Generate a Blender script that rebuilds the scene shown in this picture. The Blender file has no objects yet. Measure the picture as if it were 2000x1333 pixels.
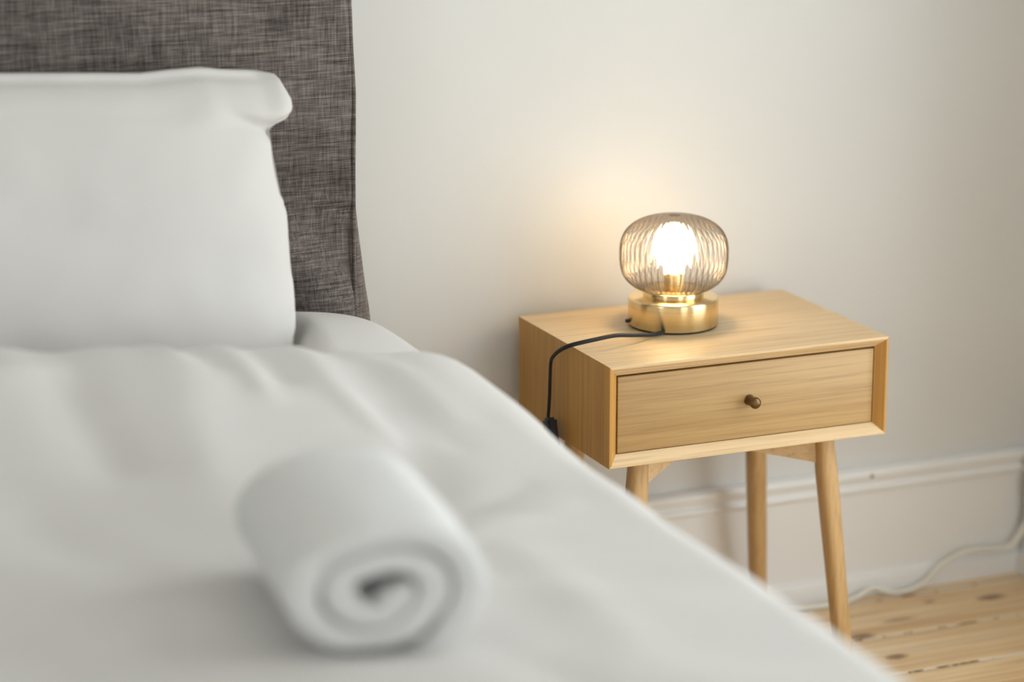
import bpy, bmesh, math, random
from mathutils import Vector, Matrix, noise, geometry

random.seed(7)
scene = bpy.context.scene
COL = scene.collection
R = math.radians

# ------------------------------------------------------------------ camera
cd = bpy.data.cameras.new('camera')
cd.sensor_width = 36.0
cd.lens = 90.0
cd.clip_start = 0.05
cd.clip_end = 60
cd.dof.use_dof = True
cd.dof.focus_distance = 4.02
cd.dof.aperture_fstop = 1.4
cam = bpy.data.objects.new('camera', cd)
cam.location = (-1.6364, -3.46, 1.6362)
cam.rotation_euler = (R(90 - 14.5565), 0, R(-23.0406))
COL.objects.link(cam)
scene.camera = cam

# ------------------------------------------------------------------ view / world / daylight
vs = scene.view_settings
vs.view_transform = 'Standard'
vs.look = 'None'
vs.gamma = 1.0
vs.use_curve_mapping = False
vs.exposure = 0.0
scene.cycles.transparent_max_bounces = 10
scene.cycles.use_light_tree = False
scene.cycles.max_bounces = 8
scene.cycles.diffuse_bounces = 4
scene.cycles.adaptive_threshold = 0.04
scene.cycles.caustics_reflective = False
scene.cycles.caustics_refractive = False
scene.cycles.glossy_bounces = 3

SKY = 5.35
world = bpy.data.worlds.new('overcast_sky')
scene.world = world
world.use_nodes = True
wn = world.node_tree.nodes
bg = wn['Background']
bg.inputs['Color'].default_value = (0.92, 0.96, 1.0, 1)
bg.inputs['Strength'].default_value = SKY

# room dimensions (floor at z = 0)
XR, XL = 1.052, -3.3
YB, YF = 0.395, -4.7
ZC = 2.75
WINDOWS = [(-1.85, -0.32, 0.12, 2.60)]   # y0, y1, z0, z1 in the right wall
LEFT_FILL_WINDOWS = [(-2.70, -1.60, 1.10, 2.50)]     # y0, y1, z0, z1 in the left wall; added fill light for the bed
FRONT_FILL_WINDOWS = [(-0.30, 0.95, 0.12, 2.45)]   # x0, x1, z0, z1 opposite the bed; unseen, added for frontal light


def portal(loc, rot, sx, sy):
    l = bpy.data.lights.new('daylight_portal', 'AREA')
    l.shape = 'RECTANGLE'
    l.size, l.size_y = sx, sy
    l.cycles.is_portal = True
    o = bpy.data.objects.new('daylight_portal', l)
    o.location, o.rotation_euler = loc, rot
    COL.objects.link(o)


for (a, c, d, e) in WINDOWS:                  # -Z looks into the room
    portal((XR + 0.24, (a + c) / 2, (d + e) / 2), (0, R(90), 0), e - d, c - a)
for (a, c, d, e) in LEFT_FILL_WINDOWS:
    portal((XL - 0.24, (a + c) / 2, (d + e) / 2), (0, R(-90), 0), e - d, c - a)
for (a, c, d, e) in FRONT_FILL_WINDOWS:
    portal(((a + c) / 2, YF - 0.24, (d + e) / 2), (R(90), 0, 0), c - a, e - d)

LAMP_STRENGTH = 39.0
LAMP_COLOR = (1.0, 0.71, 0.37, 1)


# ------------------------------------------------------------------ material helpers
def new_mat(name):
    m = bpy.data.materials.new(name)
    m.use_nodes = True
    nt = m.node_tree
    b = nt.nodes['Principled BSDF']
    return m, nt, b


def N(nt, kind, **kw):
    n = nt.nodes.new(kind)
    for k, v in kw.items():
        if hasattr(n, k):
            setattr(n, k, v)
        else:
            n.inputs[k].default_value = v
    return n


def ramp(nt, stops):
    n = nt.nodes.new('ShaderNodeValToRGB')
    cr = n.color_ramp
    while len(cr.elements) < len(stops):
        cr.elements.new(0.5)
    for e, (p, c) in zip(cr.elements, stops):
        e.position = p
        e.color = (*c, 1) if len(c) == 3 else c
    return n


def mapped(nt, scale, coord='Object', loc=(0, 0, 0), rot=(0, 0, 0)):
    tc = nt.nodes.new('ShaderNodeTexCoord')
    mp = nt.nodes.new('ShaderNodeMapping')
    mp.inputs['Scale'].default_value = scale
    mp.inputs['Location'].default_value = loc
    mp.inputs['Rotation'].default_value = rot
    nt.links.new(tc.outputs[coord], mp.inputs['Vector'])
    return mp


def noise_tex(nt, vec, scale, detail=4, rough=0.55, dist=0.0):
    n = nt.nodes.new('ShaderNodeTexNoise')
    n.inputs['Scale'].default_value = scale
    n.inputs['Detail'].default_value = detail
    n.inputs['Roughness'].default_value = rough
    n.inputs['Distortion'].default_value = dist
    nt.links.new(vec.outputs[0], n.inputs['Vector'])
    return n


def mixrgb(nt, a, b, fac, mode='MIX'):
    n = nt.nodes.new('ShaderNodeMix')
    n.data_type = 'RGBA'
    n.blend_type = mode
    for sock, v in ((n.inputs[0], fac), (n.inputs[6], a), (n.inputs[7], b)):
        if hasattr(v, 'is_output') or hasattr(v, 'links'):
            nt.links.new(v, sock)
        else:
            sock.default_value = v
    return n.outputs[2]


def add_bump(nt, b, h, strength, dist):
    n = nt.nodes.new('ShaderNodeBump')
    n.inputs['Strength'].default_value = strength
    n.inputs['Distance'].default_value = dist
    nt.links.new(h, n.inputs['Height'])
    nt.links.new(n.outputs[0], b.inputs['Normal'])


def mat_paint(name, col, rough=0.6, bump=0.15, var=0.03):
    m, nt, b = new_mat(name)
    v = mapped(nt, (1, 1, 1))
    n1 = noise_tex(nt, v, 2.5, 1)
    lo = tuple(c * (1 - var) for c in col)
    hi = tuple(min(1, c * (1 + var)) for c in col)
    r = ramp(nt, [(0.3, lo), (0.7, hi)])
    nt.links.new(n1.outputs['Fac'], r.inputs[0])
    nt.links.new(r.outputs[0], b.inputs['Base Color'])
    b.inputs['Roughness'].default_value = rough
    return m


def mat_oak(name, axis, light=(0.83, 0.615, 0.36), dark=(0.67, 0.455, 0.225), rough=0.5, seed=0.0, fine=1.0, coat=0.06):
    """oak with the grain running along the given local axis"""
    m, nt, b = new_mat(name)
    ai = 'XYZ'.index(axis)
    s1 = [9.0 * fine] * 3; s1[ai] = 0.8
    s2 = [210.0 * fine] * 3; s2[ai] = 5.0
    s3 = [70.0 * fine] * 3; s3[ai] = 1.5
    v1 = mapped(nt, s1, loc=(seed, seed * 1.7, seed * 0.6))
    v2 = mapped(nt, s2, loc=(seed, seed, seed))
    v3 = mapped(nt, s3, loc=(seed * 2, seed, seed * 3))
    a = noise_tex(nt, v1, 1.0, 2, 0.5, 0.3)
    f = noise_tex(nt, v2, 1.0, 3, 0.6)
    g = noise_tex(nt, v3, 1.0, 3, 0.6, 0.15)
    mid = tuple((x + y) / 2 for x, y in zip(light, dark))
    r1 = ramp(nt, [(0.25, mid), (0.62, light)])
    nt.links.new(a.outputs['Fac'], r1.inputs[0])
    r2 = ramp(nt, [(0.36, dark), (0.56, light)])
    nt.links.new(g.outputs['Fac'], r2.inputs[0])
    c = mixrgb(nt, r1.outputs[0], r2.outputs[0], 0.42)
    r3 = ramp(nt, [(0.34, (0.62, 0.56, 0.50)), (0.5, (1, 1, 1))])
    nt.links.new(f.outputs['Fac'], r3.inputs[0])
    c = mixrgb(nt, c, r3.outputs[0], 0.42, 'MULTIPLY')
    nt.links.new(c, b.inputs['Base Color'])
    b.inputs['Roughness'].default_value = rough
    b.inputs['Coat Weight'].default_value = coat
    b.inputs['Coat Roughness'].default_value = 0.3
    add_bump(nt, b, f.outputs['Fac'], 0.12, 0.0008)
    return m


def mat_fabric_white(name, col=(0.725, 0.70, 0.675), scale=11, bump=0.0, rough=0.85):
    m, nt, b = new_mat(name)
    v = mapped(nt, (1, 1, 1))
    n2 = noise_tex(nt, v, scale, 1)
    r = ramp(nt, [(0.3, tuple(c * 0.98 for c in col)), (0.7, col)])
    nt.links.new(n2.outputs['Fac'], r.inputs[0])
    nt.links.new(r.outputs[0], b.inputs['Base Color'])
    b.inputs['Roughness'].default_value = rough
    b.inputs['Specular IOR Level'].default_value = 0.2
    b.inputs['Sheen Weight'].default_value = 0.15
    if bump:
        add_bump(nt, b, n2.outputs['Fac'], bump, 0.002)
    return m


def mat_linen(name):
    """grey-brown slubby linen weave"""
    m, nt, b = new_mat(name)
    vh = mapped(nt, (30, 30, 800))
    vv = mapped(nt, (800, 800, 30))
    vh2 = mapped(nt, (13, 13, 250), loc=(3, 1, 2))
    vv2 = mapped(nt, (250, 250, 13), loc=(5, 2, 1))
    vb = mapped(nt, (1, 1, 1))
    h = noise_tex(nt, vh, 1, 2, 0.6)
    w = noise_tex(nt, vv, 1, 2, 0.6)
    h2 = noise_tex(nt, vh2, 1, 2, 0.6)
    w2 = noise_tex(nt, vv2, 1, 2, 0.6)
    big = noise_tex(nt, vb, 14, 3)

    def madd(a, k, c):
        n = N(nt, 'ShaderNodeMath', operation='MULTIPLY_ADD')
        nt.links.new(a, n.inputs[0]); n.inputs[1].default_value = k
        if isinstance(c, (int, float)):
            n.inputs[2].default_value = c
        else:
            nt.links.new(c, n.inputs[2])
        return n.outputs[0]
    s = madd(h.outputs['Fac'], 0.30, 0.0)
    s = madd(w.outputs['Fac'], 0.24, s)
    s = madd(h2.outputs['Fac'], 0.20, s)
    s = madd(w2.outputs['Fac'], 0.16, s)
    s = madd(big.outputs['Fac'], 0.10, s)
    r = ramp(nt, [(0.40, (0.046, 0.038, 0.036)), (0.50, (0.142, 0.119, 0.109)), (0.60, (0.28, 0.24, 0.216))])
    nt.links.new(s, r.inputs[0])
    nt.links.new(r.outputs[0], b.inputs['Base Color'])
    b.inputs['Roughness'].default_value = 0.9
    b.inputs['Specular IOR Level'].default_value = 0.15
    b.inputs['Sheen Weight'].default_value = 0.1
    add_bump(nt, b, s, 0.35, 0.0015)
    return m


def mat_brass(name):
    m, nt, b = new_mat(name)
    v = mapped(nt, (6, 6, 900))
    n = noise_tex(nt, v, 1, 2)
    r = ramp(nt, [(0.3, (0.84, 0.64, 0.33)), (0.7, (0.92, 0.73, 0.42))])
    nt.links.new(n.outputs['Fac'], r.inputs[0])
    nt.links.new(r.outputs[0], b.inputs['Base Color'])
    b.inputs['Metallic'].default_value = 1.0
    b.inputs['Roughness'].default_value = 0.27
    b.inputs['Anisotropic'].default_value = 0.85
    b.inputs['Anisotropic Rotation'].default_value = 0.25
    t = nt.nodes.new('ShaderNodeTangent')
    t.direction_type = 'RADIAL'
    t.axis = 'Z'
    nt.links.new(t.outputs[0], b.inputs['Tangent'])
    add_bump(nt, b, n.outputs['Fac'], 0.03, 0.0004)
    return m


def mat_plain(name, col, rough=0.5, metal=0.0, var=0.1, scale=40):
    m, nt, b = new_mat(name)
    v = mapped(nt, (1, 1, 1))
    n = noise_tex(nt, v, scale, 3)
    r = ramp(nt, [(0.3, tuple(c * (1 - var) for c in col)), (0.7, tuple(min(1, c * (1 + var)) for c in col))])
    nt.links.new(n.outputs['Fac'], r.inputs[0])
    nt.links.new(r.outputs[0], b.inputs['Base Color'])
    b.inputs['Roughness'].default_value = rough
    b.inputs['Metallic'].default_value = metal
    return m


def mat_ribbed_glass(name, clear, edge):
    """thin pressed glass: light passes straight or bent by the ribs, fresnel reflection on top"""
    m = bpy.data.materials.new(name)
    m.use_nodes = True
    nt = m.node_tree
    nt.nodes.remove(nt.nodes['Principled BSDF'])
    out = nt.nodes['Material Output']
    lw = N(nt, 'ShaderNodeLayerWeight'); lw.inputs['Blend'].default_value = 0.5
    tint = ramp(nt, [(0.0, clear), (0.08, clear), (0.30, tuple(0.55 * a + 0.45 * b for a, b in zip(clear, edge))), (0.75, edge)])
    nt.links.new(lw.outputs['Facing'], tint.inputs[0])
    tr = nt.nodes.new('ShaderNodeBsdfTransparent')
    nt.links.new(tint.outputs[0], tr.inputs['Color'])
    rf = nt.nodes.new('ShaderNodeBsdfRefraction')
    rf.inputs['IOR'].default_value = 1.11
    rf.inputs['Roughness'].default_value = 0.05
    nt.links.new(tint.outputs[0], rf.inputs['Color'])
    m0 = nt.nodes.new('ShaderNodeMixShader')
    m0.inputs[0].default_value = 0.42
    nt.links.new(tr.outputs[0], m0.inputs[1]); nt.links.new(rf.outputs[0], m0.inputs[2])
    gl = nt.nodes.new('ShaderNodeBsdfGlossy')
    gl.inputs['Roughness'].default_value = 0.04
    pw = N(nt, 'ShaderNodeMath', operation='POWER'); pw.inputs[1].default_value = 4.0
    nt.links.new(lw.outputs['Facing'], pw.inputs[0])
    fr = N(nt, 'ShaderNodeMath', operation='MULTIPLY_ADD')      # Schlick fresnel
    nt.links.new(pw.outputs[0], fr.inputs[0]); fr.inputs[1].default_value = 0.55; fr.inputs[2].default_value = 0.05
    mx = nt.nodes.new('ShaderNodeMixShader')
    nt.links.new(fr.outputs[0], mx.inputs[0])
    nt.links.new(m0.outputs[0], mx.inputs[1])
    nt.links.new(gl.outputs[0], mx.inputs[2])
    nt.links.new(mx.outputs[0], out.inputs['Surface'])
    return m


def mat_pane(name):
    m = bpy.data.materials.new(name)
    m.use_nodes = True
    nt = m.node_tree
    nt.nodes.remove(nt.nodes['Principled BSDF'])
    tr = nt.nodes.new('ShaderNodeBsdfTransparent')
    tr.inputs['Color'].default_value = (0.97, 0.985, 0.98, 1)
    gl = nt.nodes.new('ShaderNodeBsdfGlossy')
    gl.inputs['Roughness'].default_value = 0.02
    mx = nt.nodes.new('ShaderNodeMixShader')
    mx.inputs[0].default_value = 0.06
    nt.links.new(tr.outputs[0], mx.inputs[1])
    nt.links.new(gl.outputs[0], mx.inputs[2])
    nt.links.new(mx.outputs[0], nt.nodes['Material Output'].inputs['Surface'])
    return m


def mat_emit(name, col, strength):
    m = bpy.data.materials.new(name)
    m.use_nodes = True
    nt = m.node_tree
    nt.nodes.remove(nt.nodes['Principled BSDF'])
    e = nt.nodes.new('ShaderNodeEmission')
    bb = nt.nodes.new('ShaderNodeRGB')
    bb.outputs[0].default_value = col
    nt.links.new(bb.outputs[0], e.inputs['Color'])
    e.inputs['Strength'].default_value = strength
    nt.links.new(e.outputs[0], nt.nodes['Material Output'].inputs['Surface'])
    return m


def mat_pine(name):
    """oiled pine boards, grain along X in world space, with knots"""
    m, nt, b = new_mat(name)
    geo = nt.nodes.new('ShaderNodeNewGeometry')
    oi = nt.nodes.new('ShaderNodeObjectInfo')
    off = nt.nodes.new('ShaderNodeVectorMath'); off.operation = 'SCALE'
    comb = nt.nodes.new('ShaderNodeCombineXYZ')
    for i in (0, 1):
        nt.links.new(oi.outputs['Random'], comb.inputs[i])
    nt.links.new(comb.outputs[0], off.inputs[0]); off.inputs['Scale'].default_value = 17.0
    pos = nt.nodes.new('ShaderNodeVectorMath'); pos.operation = 'ADD'
    nt.links.new(geo.outputs['Position'], pos.inputs[0])
    nt.links.new(off.outputs[0], pos.inputs[1])

    def mapn(scale):
        mp = nt.nodes.new('ShaderNodeMapping')
        mp.inputs['Scale'].default_value = scale
        nt.links.new(pos.outputs[0], mp.inputs['Vector'])
        return mp
    a = noise_tex(nt, mapn((1.1, 13, 13)), 1, 3, 0.5, 1.2)
    g = noise_tex(nt, mapn((2.2, 75, 75)), 1, 4, 0.6, 0.5)
    r1 = ramp(nt, [(0.30, (0.68, 0.43, 0.19)), (0.5, (0.84, 0.60, 0.32)), (0.72, (0.90, 0.70, 0.43))])
    nt.links.new(a.outputs['Fac'], r1.inputs[0])
    r2 = ramp(nt, [(0.35, (0.66, 0.52, 0.38)), (0.55, (1, 1, 1))])
    nt.links.new(g.outputs['Fac'], r2.inputs[0])
    c = mixrgb(nt, r1.outputs[0], r2.outputs[0], 0.5, 'MULTIPLY')
    # scattered knots (cells) and the few large ones seen by the skirting
    vor = nt.nodes.new('ShaderNodeTexVoronoi')
    vor.inputs['Scale'].default_value = 1.0
    nt.links.new(mapn((2.4, 7.0, 1.0)).outputs[0], vor.inputs['Vector'])
    kr = ramp(nt, [(0.0, (0.10, 0.055, 0.03)), (0.07, (0.16, 0.09, 0.05)), (0.13, (0.75, 0.62, 0.5)), (0.2, (1, 1, 1))])
    nt.links.new(vor.outputs['Distance'], kr.inputs[0])
    c = mixrgb(nt, c, kr.outputs[0], 0.55, 'MULTIPLY')
    for (kx, ky, rx, ry) in ((0.906, 0.272, 0.034, 0.0145), (0.592, 0.085, 0.024, 0.013), (0.586, 0.192, 0.030, 0.014),
                             (0.690, 0.238, 0.040, 0.006), (0.79, 0.296, 0.014, 0.006), (1.0, 0.06, 0.016, 0.006)):
        mp = nt.nodes.new('ShaderNodeMapping')
        mp.vector_type = 'TEXTURE'
        mp.inputs['Location'].default_value = (kx, ky, 0)
        mp.inputs['Scale'].default_value = (rx, ry, 1.0)
        nt.links.new(geo.outputs['Position'], mp.inputs['Vector'])
        gr = nt.nodes.new('ShaderNodeVectorMath'); gr.operation = 'LENGTH'
        nz = noise_tex(nt, mp, 2.2, 3)
        ad = N(nt, 'ShaderNodeMath', operation='MULTIPLY_ADD')
        nt.links.new(mp.outputs[0], gr.inputs[0])
        nt.links.new(nz.outputs['Fac'], ad.inputs[0]); ad.inputs[1].default_value = 0.7
        nt.links.new(gr.outputs['Value'], ad.inputs[2])
        rr = ramp(nt, [(0.30, (0.10, 0.06, 0.04)), (0.70, (0.36, 0.24, 0.15)), (0.95, (0.8, 0.72, 0.62)), (1.0, (1, 1, 1))])
        dv = N(nt, 'ShaderNodeMath', operation='MULTIPLY')
        nt.links.new(ad.outputs[0], dv.inputs[0]); dv.inputs[1].default_value = 0.72
        nt.links.new(dv.outputs[0], rr.inputs[0])
        c = mixrgb(nt, c, rr.outputs[0], 0.85, 'MULTIPLY')
    nt.links.new(c, b.inputs['Base Color'])
    b.inputs['Roughness'].default_value = 0.38
    b.inputs['Coat Weight'].default_value = 0.2
    b.inputs['Coat Roughness'].default_value = 0.25
    add_bump(nt, b, g.outputs['Fac'], 0.1, 0.001)
    return m


def mat_filler(name):
    m, nt, b = new_mat(name)
    v = mapped(nt, (22, 22, 22))
    n = noise_tex(nt, v, 1, 3, 0.6)
    r = ramp(nt, [(0.42, (0.05, 0.035, 0.02)), (0.47, (0.75, 0.72, 0.66))])
    nt.links.new(n.outputs['Fac'], r.inputs[0])
    nt.links.new(r.outputs[0], b.inputs['Base Color'])
    b.inputs['Roughness'].default_value = 0.8
    return m


M = {}
M['wall'] = mat_paint('wall_paint', (0.725, 0.713, 0.685), 0.55, 0.12, 0.012)
M['ceiling'] = mat_paint('ceiling_paint', (0.82, 0.81, 0.78), 0.7, 0.1, 0.01)
M['trim'] = mat_paint('trim_paint', (0.87, 0.86, 0.845), 0.35, 0.08, 0.02)
M['pine'] = mat_pine('pine_floor')
M['filler'] = mat_filler('gap_filler')
M['subfloor'] = mat_plain('subfloor', (0.05, 0.035, 0.02), 0.9)
M['oak_x_lit'] = mat_oak('oak_grain_x_lit', 'X')  # paler copy of the oak: light on the top put into the colour
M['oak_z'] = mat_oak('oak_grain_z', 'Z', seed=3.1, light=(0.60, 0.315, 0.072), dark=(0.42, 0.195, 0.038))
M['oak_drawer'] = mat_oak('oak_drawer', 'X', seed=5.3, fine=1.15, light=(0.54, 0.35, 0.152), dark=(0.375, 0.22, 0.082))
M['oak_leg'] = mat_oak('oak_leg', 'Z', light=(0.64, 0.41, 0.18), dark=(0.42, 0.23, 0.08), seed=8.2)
M['gap_shade'] = mat_plain('drawer_gap_shade', (0.035, 0.02, 0.01), 0.8)  # near-black drawer box: shade inside the gaps put into the colour
M['bronze'] = mat_plain('antique_bronze', (0.17, 0.10, 0.045), 0.32, 1.0, 0.2, 90)
M['brass'] = mat_brass('brushed_brass')
M['black'] = mat_plain('black_plastic', (0.012, 0.012, 0.013), 0.42)
M['rubber'] = mat_plain('black_rubber', (0.010, 0.010, 0.010), 0.7)
M['glass'] = mat_ribbed_glass('ribbed_glass', (0.99, 0.98, 0.965), (0.52, 0.42, 0.31))
M['pane'] = mat_pane('window_glass')
M['bulb'] = mat_emit('frosted_bulb', LAMP_COLOR, LAMP_STRENGTH)
M['linen'] = mat_linen('grey_linen')
M['cotton'] = mat_fabric_white('white_cotton')
M['cotton2'] = mat_fabric_white('white_pillow_cotton', (0.73, 0.705, 0.68))
M['terry'] = mat_fabric_white('white_terry', (0.79, 0.785, 0.775), 420, 0.30, 0.95)
M['cable'] = mat_plain('white_cable', (0.84, 0.81, 0.73), 0.4, 0, 0.03)
M['wood_leg'] = mat_plain('dark_bed_leg', (0.05, 0.035, 0.025), 0.5)


# ------------------------------------------------------------------ mesh helpers
def link(name, bm, mat, parent=None, smooth=True, loc=(0, 0, 0), angle=40):
    me = bpy.data.meshes.new(name)
    bm.normal_update()
    bm.to_mesh(me)
    bm.free()
    me.materials.append(M[mat])
    o = bpy.data.objects.new(name, me)
    o.location = loc
    COL.objects.link(o)
    if parent:
        o.parent = parent
    if smooth:
        for p in me.polygons:
            p.use_smooth = True
        try:
            me.set_sharp_from_angle(angle=R(angle))
        except Exception:
            pass
    return o


def empty(name, loc=(0, 0, 0)):
    o = bpy.data.objects.new(name, None)
    o.location = loc
    o.empty_display_size = 0.05
    COL.objects.link(o)
    return o


def tag(o, label=None, cat=None, group=None, kind=None):
    if label: o['label'] = label
    if cat: o['category'] = cat
    if group: o['group'] = group
    if kind: o['kind'] = kind
    return o


def box(bm, x0, x1, y0, y1, z0, z1):
    vs_ = [bm.verts.new(p) for p in ((x0, y0, z0), (x1, y0, z0), (x1, y1, z0), (x0, y1, z0),
                                     (x0, y0, z1), (x1, y0, z1), (x1, y1, z1), (x0, y1, z1))]
    for f in ((0, 3, 2, 1), (4, 5, 6, 7), (0, 1, 5, 4), (1, 2, 6, 5), (2, 3, 7, 6), (3, 0, 4, 7)):
        bm.faces.new([vs_[i] for i in f])
    return bm


def new_box(name, dims, mat, parent=None, bev=0.0, loc=(0, 0, 0)):
    bm = bmesh.new()
    box(bm, *dims)
    if bev:
        bmesh.ops.bevel(bm, geom=bm.edges[:], offset=bev, segments=2, affect='EDGES', profile=0.5)
    return link(name, bm, mat, parent, smooth=bool(bev), loc=loc)


def lathe(bm, prof, seg=64, rmod=None):
    """revolve (r, z) pairs about Z; caps where r is 0"""
    rings = []
    for r, z in prof:
        if r < 1e-6:
            rings.append([bm.verts.new((0, 0, z))])
        else:
            ring = []
            for i in range(seg):
                a = 2 * math.pi * i / seg
                rr = r * (rmod(a, r, z) if rmod else 1)
                ring.append(bm.verts.new((rr * math.cos(a), rr * math.sin(a), z)))
            rings.append(ring)
    for a, b in zip(rings, rings[1:]):
        if len(a) == 1 and len(b) == 1:
            continue
        if len(a) == 1:
            for i in range(seg):
                bm.faces.new((a[0], b[(i + 1) % seg], b[i]))
        elif len(b) == 1:
            for i in range(seg):
                bm.faces.new((a[i], a[(i + 1) % seg], b[0]))
        else:
            for i in range(seg):
                j = (i + 1) % seg
                bm.faces.new((a[i], a[j], b[j], b[i]))
    return bm


def catmull(pts, n=8):
    P = [Vector(p) for p in pts]
    P = [P[0] * 2 - P[1]] + P + [P[-1] * 2 - P[-2]]
    out = []
    for i in range(1, len(P) - 2):
        p0, p1, p2, p3 = P[i - 1:i + 3]
        for k in range(n):
            t = k / n
            out.append(0.5 * ((2 * p1) + (p2 - p0) * t + (2 * p0 - 5 * p1 + 4 * p2 - p3) * t * t + (3 * p1 - p0 - 3 * p2 + p3) * t ** 3))
    out.append(P[-2])
    return out


def tube(bm, path, rad, seg=10, flat=1.0):
    path = [Vector(p) for p in path]
    rings = []
    up = Vector((0, 0, 1))
    t0 = (path[1] - path[0]).normalized()
    nrm = t0.orthogonal().normalized()
    for i, p in enumerate(path):
        t = (path[min(i + 1, len(path) - 1)] - path[max(i - 1, 0)]).normalized()
        nrm = (nrm - t * nrm.dot(t)).normalized()
        bi = t.cross(nrm)
        r = rad(i / (len(path) - 1)) if callable(rad) else rad
        rings.append([bm.verts.new(p + nrm * (math.cos(2 * math.pi * k / seg) * r) + bi * (math.sin(2 * math.pi * k / seg) * r * flat)) for k in range(seg)])
    for a, b in zip(rings, rings[1:]):
        for k in range(seg):
            bm.faces.new((a[k], a[(k + 1) % seg], b[(k + 1) % seg], b[k]))
    bm.faces.new(list(reversed(rings[0])))
    bm.faces.new(rings[-1])
    bmesh.ops.recalc_face_normals(bm, faces=bm.faces[:])
    return bm


def grid_mesh(bm, rows):
    vr = [[bm.verts.new(p) for p in r] for r in rows]
    for a, b in zip(vr, vr[1:]):
        for i in range(len(a) - 1):
            bm.faces.new((a[i], a[i + 1], b[i + 1], b[i]))
    return vr


def interp(tab, t):
    if t <= tab[0][0]:
        return tab[0][1]
    for (a, va), (b, vb) in zip(tab, tab[1:]):
        if t <= b:
            k = (t - a) / (b - a)
            return va + (vb - va) * k
    return tab[-1][1]


def sstep(a, b, t):
    k = max(0, min(1, (t - a) / (b - a)))
    return k * k * (3 - 2 * k)


# ------------------------------------------------------------------ room shell
WT = 0.28
floor = tag(new_box('floor', (XL - WT, XR + WT, YF - WT, YB + WT, -0.12, -0.030), 'subfloor'), 'pale pine plank floor with knots and filled gaps', kind='structure')
edges = []
y = 0.178
bw = 0.162
while y < YB:
    y += bw
ys = []
while y > YF - 0.2:
    ys.append(y)
    y -= bw
boards = {}
for i, y1 in enumerate(ys):
    y0 = y1 - bw
    a, c = max(y0 + 0.0030, YF), min(y1 - 0.0030, YB)
    if c - a < 0.01:
        continue
    bm = bmesh.new()
    box(bm, XL, XR, a, c, -0.028, 0.0)
    bmesh.ops.bevel(bm, geom=[e for e in bm.edges if abs(e.verts[0].co.z) < 1e-6 and abs(e.verts[1].co.z) < 1e-6], offset=0.0018, segments=1, affect='EDGES')
    link('floor_board', bm, 'pine', floor, smooth=False)
    if YF < y0 < YB:
        new_box('gap_filler', (XL, XR, y0 - 0.0029, y0 + 0.0029, -0.026, -0.0011 if i % 2 else -0.0006), 'filler', floor)

tag(new_box('wall_back', (XL - WT, XR + WT, YB, YB + WT, -0.12, ZC), 'wall'), 'off-white painted wall behind the bed and nightstand', kind='structure')
tag(new_box('ceiling', (XL - WT, XR + WT, YF - WT, YB + WT, ZC, ZC + 0.1), 'ceiling'), 'white painted ceiling', kind='structure')


def pierced_wall(name, u0, u1, wins, put, label):
    """wall built round its window openings; put(a, c, z0, z1) -> box dims"""
    bm = bmesh.new()
    cuts = [u0] + sorted([v for w in wins for v in w[:2]]) + [u1]
    for k, (a, c) in enumerate(zip(cuts, cuts[1:])):
        if k % 2 == 0:
            box(bm, *put(a, c, -0.12, ZC))
        else:
            z0, z1 = wins[0][2:]
            box(bm, *put(a, c, -0.12, z0))
            box(bm, *put(a, c, z1, ZC))
    tag(link(name, bm, 'wall', smooth=False), label, kind='structure')


pierced_wall('wall_right', YF, YB, WINDOWS, lambda a, c, z0, z1: (XR, XR + WT, a, c, z0, z1), 'off-white side wall with a tall window')
pierced_wall('wall_left', YF, YB, LEFT_FILL_WINDOWS, lambda a, c, z0, z1: (XL - WT, XL, a, c, z0, z1), 'off-white wall beyond the far side of the bed')
pierced_wall('wall_front', XL - WT, XR + WT, FRONT_FILL_WINDOWS, lambda a, c, z0, z1: (a, c, YF - WT, YF, z0, z1), 'off-white wall opposite the headboard with an added window for frontal light')


def window(name, u0, u1, z0, z1, put, label):
    """put(a, c, d0, d1, z0, z1): d is the depth from the room face outwards"""
    bm = bmesh.new()
    f = 0.055
    um = (u0 + u1) / 2
    zt = z0 + (z1 - z0) * 0.68
    for (a, c, za, zb) in ((u0, u0 + f, z0, z1), (u1 - f, u1, z0, z1), (u0 + f, u1 - f, z0, z0 + f), (u0 + f, u1 - f, z1 - f, z1),
                           (um - 0.035, um + 0.035, z0 + f, z1 - f), (u0 + f, um - 0.035, zt - 0.02, zt + 0.02), (um + 0.035, u1 - f, zt - 0.02, zt + 0.02)):
        box(bm, *put(a, c, 0.16, 0.21, za, zb))
    wo = tag(link(name, bm, 'trim', smooth=False), label, kind='structure')
    for (a, c) in ((u0 + f, um - 0.035), (um + 0.035, u1 - f)):
        for (za, zb) in ((z0 + f, zt - 0.02), (zt + 0.02, z1 - f)):
            new_box('pane', put(a, c, 0.180, 0.184, za, zb), 'pane', wo)
    new_box('window_sill', put(u0 - 0.03, u1 + 0.03, -0.03, 0.16, z0 - 0.03, z0), 'trim', wo, bev=0.004)


nwin = 0
for w in WINDOWS:
    nwin += 1
    window('window_%d' % nwin, *w, lambda a, c, d0, d1, z0, z1: (XR + d0, XR + d1, a, c, z0, z1), 'tall white window in the side wall')
for w in LEFT_FILL_WINDOWS:
    nwin += 1
    window('window_%d' % nwin, *w, lambda a, c, d0, d1, z0, z1: (XL - d1, XL - d0, a, c, z0, z1), 'white window added as fill light beyond the far side of the bed')
for w in FRONT_FILL_WINDOWS:
    nwin += 1
    window('window_%d' % nwin, *w, lambda a, c, d0, d1, z0, z1: (a, c, YF - d1, YF - d0, z0, z1), 'tall white window added for frontal light opposite the bed')


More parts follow.
